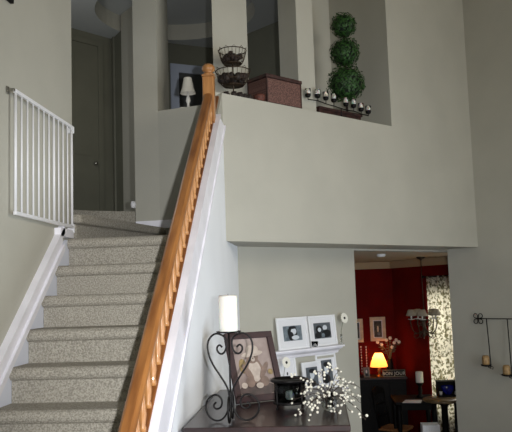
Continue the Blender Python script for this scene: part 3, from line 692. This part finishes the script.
# daisies in slim glass vases
def daisy(x, y, zsh, n, label, tall=True):
    c = onS(x, y, n); s_, nn, z_ = sn(c); bs2 = sn(onS(x-3.5, y, n))[0]
    v = thing('bud_vase', 'clear slim bud vase holding ' + label[0], 'vase', P(bs2, n, zsh+.001), ANG_W)
    MB().lathe([(.018, 0), (.02, .01), (.012, .04), (.009, .09), (.011, .10), (.008, .10), (.006, .05), (.0, .008)], n=14).build('glass', GLASS, v)
    r = thing('daisy', label[1], 'flower', P(bs2, n, zsh+.012), ANG_W)
    dx = s_-bs2; hz = z_-zsh-.012
    MB().tube([(0, 0, 0), (0.002, 0, hz*.5), (dx, 0.006, hz)], .0022, 6).build('stem', STEMG, r)
    tl = Matrix.Translation((dx, -.006, hz)) @ Matrix.Rotation(radians(80), 4, 'X') @ Matrix.Rotation(0, 4, 'Z')
    m = MB(); Rf = .058
    for k in range(16):
        a = 2*pi*k/16; ca_, sa_ = cos(a), sin(a); pts = [(.01, 0, 0), (.025, .010, .003), (.046, .0115, .002), (Rf, 0, -.002), (.046, -.0115, .002), (.025, -.010, .003)]
        m.add([tl @ Vector((u*ca_-v_*sa_, u*sa_+v_*ca_, z2+.0008*(k % 2))) for u, v_, z2 in pts], [(0, 1, 2, 3, 4, 5)])
    m.build('petals', PETAL, r, recalc=False)
    m = MB(); m.ball((0, 0, 0), .015, 12, 8, (1, 1, .6)); m.v = [tuple(tl @ Vector(v_)) for v_ in m.v]; m.build('centre', DARKC, r)
daisy(344, 318, shz, SW-.06, ('the daisy on the upper shelf', 'cream daisy with a dark centre at the right end of the upper shelf'))
daisy(286, 362.5, lowz, SW-.095, ('the daisy on the lower shelf', 'cream daisy with a dark centre in front of the lower left white frame'))
vo = P(sn(onS(315, 347, SW-.10))[0], SW-.10, shz)
m = thing('votive_glass', 'small clear votive glass on the upper shelf in front of the frames', 'glass', vo, ANG_W)
MB().lathe([(.022, 0), (.03, .02), (.034, .06), (.031, .06), (.027, .02), (0, .008)], n=18).build('bowl', GLASS, m)
# ================================================================== RIGHT WALL SCONCE
sc0 = onR(479, 318.5); bz = sc0.z
scn_ = thing('wall_sconce', 'black iron wall sconce with a quatrefoil end and hanging candle arms', 'sconce', (sc0.x, sc0.y, bz), ANG_R)
m = MB()
for k in range(4):
    a = pi/4+k*pi/2
    pts = []
    for j in range(15):
        t = -2.35+4.7*j/14; r = .026; cxx = .046*cos(a)+r*cos(a+t); czz = .046*sin(a)+r*sin(a+t); pts.append((cxx, -.02, czz))
    m.tube([(.006*cos(a-.5), -.02, .006*sin(a-.5))]+pts+[(.006*cos(a+.5), -.02, .006*sin(a+.5))], .0048, 6)
m.ball((0, -.022, 0), .016, 10, 6); m.tube([(0, 0, 0), (0, -.02, 0)], .006)
fin = m.build('quatrefoil', BLACKM, scn_)
MB().tube([(0.01, -.02, 0), (.95, -.02, 0)], .0055).build('bar', BLACKM, scn_)
for i, (xt, xb, yb_) in enumerate(((487.5, 491, 366), (508.3, 512, 376))):
    u = (onR(xt, 318.8)-sc0).dot(WN); bpt = onR(xb, yb_, 3.8345-.07); ub = (bpt-sc0).dot(WN); Lz = bz-bpt.z
    q = MB(); q.tube([(u, -.025, 0), (u*.5+ub*.5, -.045, -Lz*.5), (ub, -.07, -Lz), (ub-.0, -.08, -Lz-.025), (ub-.03, -.08, -Lz-.012)], .0062, 7)
    q.tube([(ub, -.07, -Lz), (ub+.028, -.07, -Lz-.012), (ub+.022, -.07, -Lz-.035), (ub+.004, -.07, -Lz-.03)], .004, 6); q.build('arm', BLACKM, scn_)
    uc = ub-.062
    q = MB().tube([(ub, -.07, -Lz-.004), (uc, -.07, -Lz-.006)], .005, 6).lathe([(.012, -.012), (.055, 0), (.062, .014), (.055, .009), (0, .002)], c=(uc, -.07, -Lz), n=20); q.build('candle_cup', BLACKM, scn_)
    wp = Vector((sc0.x, sc0.y, 0))+WN*uc-WD*.07
    o = MB().lathe([(.038, 0), (.043, .012), (.042, .085), (.03, .105), (0, .096)], n=18).build('votive_candle', TANWAX); put(o, (wp.x, wp.y, bz-Lz+.012))
    tag(o, ['tan candle on the left arm of the iron wall sconce', 'tan candle on the right arm of the iron wall sconce'][i], 'candle', 'candles on the wall sconce')
# ================================================================== DINING ROOM
FW = 12.44    # far wall
def fy_at(x): return 12.5-.0189*(x+3)
# sideboard under the pictures
sx0 = onY(352, 378, 12.1).x; sx1 = onY(405, 378, 12.1).x; sbz = onY(385, 377, 12.0).z
sb = thing('sideboard', 'black sideboard below the pictures on the red wall', 'sideboard', ((sx0+sx1)/2, 12.15, FZ))
wS = (sx1-sx0)/2; hS = sbz-FZ
MB().box(-wS, wS, -.2, .22, .1, hS-.03).build('body', BLACKW, sb)
MB().box(-wS-.02, wS+.02, -.23, .23, hS-.03, hS).build('top', POT, sb, bevel=.004)
for i in range(3):
    d = MB().box(-wS+.03+i*wS*.66, -wS+.01+(i+1)*wS*.66-.02, -.22, -.2, .15, hS-.08).build('door', BLACKW, sb, bevel=.004); MB().ball((-wS+.03+i*wS*.66+.04, -.23, hS*.6), .012).build('knob', BRASS, d)
for x in (-wS+.04, wS-.04):
    for y in (-.16, .18): MB().box(x-.03, x+.03, y-.03, y+.03, 0, .1).build('leg', BLACKW, sb)
# table lamp, lit
def dpt(x, y, Y): return onY(x, y, Y)
lq = dpt(378.7, 362, 12.05)
tl_ = thing('table_lamp', 'glowing orange-shaded table lamp on the black sideboard', 'lamp', (lq.x, 12.05, sbz))
hs = lambda y: dpt(380, y, 12.05).z-sbz
MB().lathe([(.06, 0), (.06, .012), (.025, .03), (.018, .06), (.035, .1), (.018, .14), (.008, .17), (.008, hs(360))], n=18).build('lamp_base', BRASS, tl_)
pxm = 12.05/FOC
MB().lathe([(8.6*pxm, hs(366.5)), (7.3*pxm, hs(361.5)), (5*pxm, hs(356)), (3.8*pxm, hs(353.2))], n=28).build('lamp_shade', SHADEL, tl_)
MB().ball((0, 0, hs(361)), .03, 12, 8).build('bulb', BULB, tl_)
pl = bpy.data.lights.new('sideboard_lamp_light', 'POINT'); pl.energy = 7; pl.color = (1, .46, .15); pl.shadow_soft_size = .05
plo = bpy.data.objects.new('sideboard_lamp_light', pl); COL.objects.link(plo); plo.location = (lq.x, 12.05, sbz+hs(357))
# pictures on the red wall
SKETCH = M('sketch_print', (70, 66, 60), .6, c2=(24, 22, 22), vs=14)
for i, (xa, xb, ya, yb_) in enumerate(((371, 386, 317, 341), (348, 363.5, 319, 342.5))):
    a = onY((xa+xb)/2, yb_, 12.40); t = onY((xa+xb)/2, ya, 12.40); w_ = (xb-xa)*12.4/FOC; yy = fy_at(a.x)-.028
    picframe('wall_picture', ['ivory-framed dark print above the lamp on the red wall', 'ivory-framed print at the left edge of the dining opening'][i], 'picture', (a.x, yy, a.z), -.0189, w_, t.z-a.z, .05, 0, IVORYF, (SKETCH, [(IVORYF, 0, 0, .12, .2), (PHM, .1, -.3, .2, .1)]), 'pictures on the red dining wall', .015)
# bead strings
for i, (x, yt, yb_) in enumerate(((361, 347, 384), (366, 347, 376))):
    a = onY(x, yt, 12.38); b_ = onY(x+.5, yb_, 12.38); zb_ = max(b_.z, sbz+.01); m = MB(); m.tube([(0, 0, a.z), (0, 0, zb_)], .002, 4)
    n_ = int((a.z-zb_)/.045)
    for k in range(n_+1): m.ball((0, 0, a.z-.045*k), .011, 8, 5)
    m.box(-.01, .01, 0, .05, a.z-.01, a.z+.01)
    o = m.build('bead_string', CERAM); put(o, (a.x, 12.38, 0)); tag(o, ['pale bead string hanging on the red wall, nearest the opening edge', 'pale bead string hanging on the red wall, nearer the lamp'][i], 'bead string', 'bead strings on the red wall')
# small silver frame/figurine left of lamp
q = dpt(367, 375, 11.98)
picframe('tabletop_photo', 'small silver-framed photo on the sideboard left of the glowing lamp', 'picture frame', (q.x, 11.98, sbz+.001), radians(10), .10, .16, .018, -radians(8), CHROME, (PHM, [(PHL, 0, .1, .2, .25), (PHD, 0, -.3, .3, .2)]))
# sign
q = dpt(394, 374, 11.99)
sg = thing('wooden_sign', 'small dark sign with pale lettering on the sideboard right of the lamp', 'sign', (q.x, 11.99, sbz), 0)
sh_ = 7*12/FOC; sw_ = 22*12/FOC
MB().box(-sw_/2, sw_/2, 0, .02, 0, sh_).build('board', BLACKW, sg, bevel=.003)
m = MB(); 
for (a, b_, c__, d) in ((-sw_/2+.006, sw_/2-.006, .006, .010), (-sw_/2+.006, sw_/2-.006, sh_-.010, sh_-.006), (-sw_/2+.006, -sw_/2+.010, .006, sh_-.006), (sw_/2-.010, sw_/2-.006, .006, sh_-.006)): m.box(a, b_, -.001, .001, c__, d)
m.build('border', IVORYF, sg)
fc = bpy.data.curves.new('lettering', 'FONT'); fc.body = 'BON JOUR'; fc.size = sh_*.62; fc.align_x = 'CENTER'; fc.extrude = .002; fc.space_character = 1.08
fo = bpy.data.objects.new('lettering_tmp', fc); COL.objects.link(fo)
dg = bpy.context.evaluated_depsgraph_get(); me = bpy.data.meshes.new_from_object(fo.evaluated_get(dg)); bpy.data.objects.remove(fo)
me.materials.clear(); me.materials.append(M('pale_letter_paint', (220, 214, 196), .6)); tx = bpy.data.objects.new('lettering', me); COL.objects.link(tx); tx.parent = sg
tx.rotation_euler = (pi/2, 0, 0); tx.location = (0, -.003, sh_*.27)
# flower vase
q = dpt(391, 376, 12.15)
fv = thing('flower_vase', 'dark vase of white flowers between the lamp and the sign', 'vase', (q.x, 12.2, sbz))
MB().lathe([(.04, 0), (.05, .02), (.06, .12), (.05, .2), (.035, .24), (.04, .27), (.034, .27), (.03, .24), (0, .2)], n=18).build('vase', BLACKW, fv)
for (x, y) in ((381.5, 344.5), (377.5, 342), (386.5, 340), (394, 342.5), (399, 342), (390, 338), (396, 340), (392, 347)):
    t = dpt(x, y, 12.15); e_ = Vector((t.x-q.x, -.05+random.uniform(-.03, .03), t.z-sbz)); s_ = MB().tube([(0, 0, .22), (e_.x*.3, e_.y*.3, .22+(e_.z-.22)*.6), e_], .004, 5)
    for k in range(4):
        u = .5+.12*k; p = Vector((e_.x*u, e_.y*u, .22+(e_.z-.22)*u)); s_.ball(p+Vector((random.uniform(-.02, .02), 0, 0)), .014, 6, 4, (1.6, 1, .5))
    so2 = s_.build('stem', STEMG, fv)
    f_ = MB()
    for k in range(6): a = k*pi/3; f_.ball((e_.x+.014*cos(a), e_.y-.004, e_.z+.014*sin(a)), .015, 7, 5, (1, .6, 1))
    f_.ball((e_.x, e_.y-.012, e_.z), .012, 7, 5); f_.build('blossom', PETAL, so2)
# curtain
cu0, cu1 = .0, .0
q0 = on_line(433, 330, (DCn.x, DCn.y), DR(3)); q1 = on_line(453, 330, (DCn.x, DCn.y), DR(3))
u0 = (q0.xy-DCn).dot(dR); u1 = (q1.xy-DCn).dot(dR)+.25
WUa = u0
zt_ = on_line(432, 276, (DCn.x, DCn.y), DR(3)).z
ct = thing('curtain', 'cream floor-length curtain with a grey-green leafy pattern, daylight behind', 'curtain', (DCn.x, DCn.y, 0), atan2(dR.y, dR.x))
m = MB(); NU_ = 140; NZ = 8; vs = []; fs = []
sgn = -1 if Vector((-sin(atan2(dR.y, dR.x)), cos(atan2(dR.y, dR.x)))).dot(nR) > 0 else 1
for i in range(NU_+1):
    u = u0+(u1-u0)*i/NU_
    for j in range(NZ+1):
        z_ = FZ+.02+(zt_-FZ-.02)*j/NZ; amp = .022*(1.0-.3*j/NZ)
        vs.append((u, sgn*(.075+amp*sin(u*46+.6*sin(z_*2))+.008*sin(u*21+z_)), z_))
for i in range(NU_):
    for j in range(NZ): a = i*(NZ+1)+j; fs.append((a, a+NZ+1, a+NZ+2, a+1))
m.add(vs, fs, True); cl_ = m.build('cloth', CURT, ct, recalc=False)
MB().tube([(u0-.06, sgn*.075, zt_-.01), (u1+.05, sgn*.075, zt_-.01)], .012).ball((u0-.08, sgn*.075, zt_-.01), .025).tube([(u0-.03, 0, zt_-.01), (u0-.03, sgn*.075, zt_-.01)], .007).build('rod', BLACKM, ct)
# daylight outside the dining window
wc = DCn+dR*((WU0+WU1)/2)
area('dining_window_daylight', (wc.x+nR.x*.35, wc.y+nR.y*.35, 1.05), (wc.x, wc.y, 1.0), 1.3, 1.9, 20, (1, .95, .82))
# chandelier
cq = onZ(421, 264, 2.335)
cY = cq.y
hz_ = lambda y: onY(423.5, y, cY).z
chn = thing('chandelier', 'dark scrolled iron chandelier with small pale shades in the dining room', 'chandelier', (cq.x, cY, 0))
MB().lathe([(.065, DC-.002), (.06, DC-.02), (.02, DC-.04), (.008, DC-.06)], n=18).build('canopy', BRONZE, chn)
zc = hz_(330)
MB().tube([(0, 0, DC-.04), (0, 0, hz_(306))], .006).lathe([(.0, zc-.06), (.018, zc-.04), (.03, zc), (.02, zc+.04), (.012, zc+.1), (.02, hz_(314)), (.008, hz_(306))], n=14).ball((0, 0, zc-.07), .02).build('column', BRONZE, chn)
for k in range(5):
    a = pi+.05+k*pi*.4; R_ = .18; c_, s_ = cos(a), sin(a); zs = hz_(319)
    m = MB().tube([(r*c_, r*s_, z_) for r, z_ in smooth([(.01, zc+.03), (.05, zc-.03), (.11, zc-.05), (.17, zc-.01), (R_+.02, zs-.03), (R_, zs)])], .008, 6)
    m.tube([(r*c_, r*s_, z_) for r, z_ in smooth([(.02, zc+.12), (.07, zc+.16), (.11, zc+.1), (.08, zc+.05), (.05, zc+.08), (.07, zc+.1)])], .006, 5)
    m.tube([(r*c_, r*s_, z_) for r, z_ in smooth([(.03, zc-.03), (.1, zc-.12), (.16, zc-.1), (.15, zc-.04), (.11, zc-.06)])], .006, 5)
    ar = m.build('arm', BRONZE, chn)
    MB().lathe([(.01, zs-.008), (.05, zs), (.052, zs+.006), (0, zs+.004)], c=(R_*c_, R_*s_, 0), n=14).lathe([(.011, zs), (.011, zs+.08)], c=(R_*c_, R_*s_, 0), n=10).build('candle_sleeve', CERAM, ar)
    MB().lathe([(.078, zs+.05), (.058, zs+.10), (.042, zs+.14)], c=(R_*c_, R_*s_, 0), n=18).build('lamp_shade', SHADEW, ar)
# dining table (black, nearer) with paper
TBZ = onY(410, 401, 10.9).z
dt = thing('dining_table', 'dark rectangular dining table with papers on it', 'table', (onY(412, 401, 11.1).x+.03, 11.12, FZ))
hT = TBZ-FZ
MB().box(-.30, .30, -.35, .4, hT-.035, hT).build('tabletop', BLACKW, dt, bevel=.004)
MB().box(-.26, .26, -.30, .35, hT-.12, hT-.035).build('apron', BLACKW, dt)
for x in (-.25, .25):
    for y in (-.3, .35): MB().lathe([(.025, 0), (.035, .1), (.022, .3), (.04, hT-.2), (.035, hT-.04)], c=(x, y, 0), n=10).build('leg', BLACKW, dt)
pq = onZ(411, 401.5, TBZ)
o = MB().prism([(-.14, -.12), (.12, -.16), (.17, .10), (-.06, .14)], 0, .006).build('paper_stack', PAPER); put(o, (pq.x, pq.y, TBZ)); tag(o, 'white papers lying on the dark dining table', 'papers')
# candle on black stand (on table back)
cq2 = onY(419.5, 380, 11.25)
cs = thing('candlestick', 'tall black candlestick with a wide white candle on the dining table', 'candlestick', (cq2.x, 11.25, TBZ))
zz = onY(419.5, 382.5, 11.25).z-TBZ
MB().lathe([(.06, 0), (.06, .015), (.025, .04), (.035, .1), (.02, .16), (.035, zz-.04), (.055, zz-.01), (.055, zz)], n=18).build('stand', BLACKW, cs)
ztc = onY(419.5, 371.5, 11.25).z-TBZ
o = MB().lathe([(.054, 0), (.056, .01), (.056, ztc-zz-.01), (.045, ztc-zz), (0, ztc-zz-.01)], n=20).build('pillar_candle', WAX); put(o, (cq2.x, 11.25, TBZ+zz)); tag(o, 'wide white candle on the tall black candlestick in the dining room', 'candle')
# windsor chair, facing away from the camera a little turned
def windsor(loc, rot, label, seatm, cushion=None):
    ch = thing('windsor_chair', label, 'chair', loc, rot, 'black spindle-back dining chairs')
    m = MB(); pts = [(-.23, -.20), (-.2, .2), (0, .235), (.2, .2), (.23, -.20), (.1, -.235), (-.1, -.235)]
    m.prism(pts, .43, .465); m.build('seat', seatm, ch, bevel=.01)
    for x in (-1, 1):
        for y in (-1, 1):
            MB().tube([(x*.15, y*.14, .44), (x*.19, y*.18, .22), (x*.21, y*.21, .0)], [.018, .02, .014], 8).build('leg', BLACKW, ch)
    MB().tube([(-.18, -.17, .2), (-.18, .17, .2)], .01).tube([(.18, -.17, .2), (.18, .17, .2)], .01).tube([(-.18, 0, .2), (.18, 0, .2)], .01).build('stretcher', BLACKW, ch)
    for x in (-1, 1): MB().tube([(x*.19, .18, .46), (x*.205, .22, .75), (x*.21, .27, 1.0)], [.016, .018, .014], 8).build('back_post', BLACKW, ch)
    for zc_, rr, y in ((.98, .035, .268), (.80, .016, .235), (.62, .014, .21)):
        m = MB(); vs = []; N = 12
        for i in range(N+1):
            x = -.22+.44*i/N; bow = .03*(1-(x/.22)**2); arch = (.05*(1-(x/.22)**2) if zc_ > .9 else 0)
            for (dy, dz) in ((-.008, -rr), (.008, -rr), (.008, rr+arch), (-.008, rr+arch)): vs.append((x, y+bow+dy, zc_+dz))
        fs = []
        for i in range(N):
            for k in range(4): fs.append((i*4+k, i*4+(k+1) % 4, i*4+4+(k+1) % 4, i*4+4+k))
        fs += [(0, 1, 2, 3), (N*4+3, N*4+2, N*4+1, N*4)]
        m.add(vs, fs, False).build('crest_rail' if zc_ > .9 else 'back_rail', BLACKW, ch)
    for i in range(6):
        x = -.14+.056*i; b_ = .03*(1-(x/.22)**2); MB().tube([(x, .19, .46), (x, .235+b_, .80), (x, .268+b_, .97)], .006, 6).build('spindle', BLACKW, ch)
    return ch
wq = onZ(394, 425, FZ+.465)
windsor((wq.x+.01, wq.y-.15, FZ), radians(62), 'black spindle-back chair with a tan seat at the left of the dining table', RUSH)
# round wooden table behind with chairs
rtz = onY(432, 402, 11.1).z
rq = onZ(436, 401.5, TBZ)
rt = thing('round_table', 'round wooden-topped table below the curtained window', 'table', (onY(438, 400, 10.4).x+.08, 10.38, FZ))
rh = onY(438, 398.5, 10.4).z-FZ
MB().lathe([(.0, rh-.03), (.28, rh-.03), (.29, rh-.02), (.29, rh), (0, rh)], n=40).build('tabletop', M('worn_tan_wood', (150, 128, 92), .3, c2=(96, 78, 52), vs=10), rt)
MB().lathe([(.2, 0), (.2, .03), (.05, .08), (.045, rh-.1), (.12, rh-.03)], n=20).build('pedestal', BLACKW, rt)
# black shadow-box crate with blue bowl on the round table
q = onY(447, 396, 10.5); zb_ = rh+FZ
bxo = thing('display_box', 'black open-front box standing on the round table, holding the blue bowl', 'box', (onY(448, 393, 10.6).x, 10.6, zb_))
m = MB(); bw, bh = .15, .215
m.box(-bw, bw, -.06, .10, 0, .02).box(-bw, bw, -.06, .10, bh-.02, bh).box(-bw, -bw+.02, -.06, .10, .02, bh-.02).box(bw-.02, bw, -.06, .10, .02, bh-.02).box(-bw+.02, bw-.02, .085, .10, .02, bh-.02); m.build('box_body', BLACKW, bxo)
bo = MB().lathe([(.03, 0), (.05, .01), (.09, .06), (.10, .10), (.094, .10), (.08, .06), (0, .015)], n=24).build('bowl', BLUEC); put(bo, (onY(448, 393, 10.6).x, 10.6-.0, zb_+.021)); tag(bo, 'cobalt blue bowl inside the black box on the round table', 'bowl')
bo.scale = (.95, .5, 1.25)
for i, dx in enumerate((-.105, .105)):
    c = MB().lathe([(.015, 0), (.02, .01), (.024, .05), (.021, .05), (0, .01)], n=14).build('cup', CERAM); put(c, (onY(448, 393, 10.6).x+dx, 10.56, zb_+.021)); tag(c, ['white cup at the left of the blue bowl in the black box', 'white cup at the right of the blue bowl in the black box'][i], 'cup', 'white cups beside the blue bowl')
# chair in front of the round table: ladder back posts with teal cushion
tq = onY(450, 412, 10.0)
tc_ = thing('side_chair', 'black post-back chair with a teal pad at the right edge of the dining opening', 'chair', (onY(450.5, 410, 9.9).x+.14, 9.9, FZ), .3)
MB().box(-.2, .2, -.2, .2, .43, .46).build('seat', BLACKW, tc_)
for x in (-.19, .19):
    MB().tube([(x, -.18, 0), (x, -.19, .45), (x, -.22, onY(450, 401, 9.8).z-FZ)], .02, 8).build('back_post', BLACKW, tc_); MB().tube([(x, .18, 0), (x, .18, .44)], .018, 8).build('leg', BLACKW, tc_)
MB().box(-.19, .19, -.225, -.205, .72, .76).box(-.19, .19, -.215, -.195, .56, .60).build('back_rail', BLACKW, tc_)
MB().box(-.16, .16, -.20, -.17, .50, .72).build('back_pad', TEAL, tc_, bevel=.01)
# white ribbed storage basket at the bottom
rq2 = onY(432, 431, 9.6)
rb2 = thing('ribbed_basket', 'white ribbed basket at the foot of the dining opening', 'basket', (rq2.x, 9.75, FZ))
topz = onY(432, 426, 9.6).z-FZ
m = MB(); pts = []
for k in range(20):
    x = -.11+.22*k/19; pts.append((x, -.10-.006*(k % 2)))
pts += [(.11, .10), (-.11, .10)]
m.prism(pts, 0.0, max(.2, topz)); m.build('basket_body', RIBW, rb2)
# ================================================================== LIGHT
area('patio_door_daylight', (ex+.14, 2.3, .75), (0, 4.0, 1.0), 4.0, 2.6, 215, (.78, .89, 1.0))
area('upper_wall_fill', (ex+.14, 2.6, 4.3), (0, 5.5, 3.4), 3.4, 2.2, 165, (1.0, .91, .76))  # added warm fill for the upper niche wall, set in an unseen opening
area('rear_fill', (1.6, -2.55, 3.6), (0, 5, 2.8), 1.8, 1.6, 14, (.95, .97, 1.0))  # added weak fill from behind the viewer; the rear wall has no opening
fl_ = bpy.data.lights.new('photo_flash', 'SPOT'); fl_.energy = 800; fl_.color = (.97, .98, 1.0); fl_.spot_size = radians(57); fl_.spot_blend = 1; fl_.shadow_soft_size = .03
flo = bpy.data.objects.new('photo_flash', fl_); COL.objects.link(flo); flo.location = (.19, -.05, 2.07); flo.rotation_euler = (Vector((-.75, 6, 2.1))-Vector((.19, -.05, 2.07))).to_track_quat('-Z', 'Y').to_euler()
wd = bpy.data.worlds.new('world'); scn.world = wd; wd.use_nodes = True
bg = wd.node_tree.nodes['Background']; bg.inputs[0].default_value = (.75, .85, 1, 1); bg.inputs[1].default_value = .3
hl = bpy.data.lights.new('hall_fill', 'POINT'); hl.energy = 20; hl.color = (1, .95, .88); hl.shadow_soft_size = .15  # added point fill to lift the hall, no fixture belongs to it
hlo = bpy.data.objects.new('hall_fill', hl); COL.objects.link(hlo); hlo.location = (-2.9, 7.0, 4.4)
scn.view_settings.view_transform = 'Standard'; scn.view_settings.look = 'None'; scn.view_settings.exposure = -.14; scn.view_settings.gamma = 1
scn.view_settings.use_curve_mapping = False
scn.cycles.use_denoising = True
scn.cycles.max_bounces = 8; scn.cycles.diffuse_bounces = 5
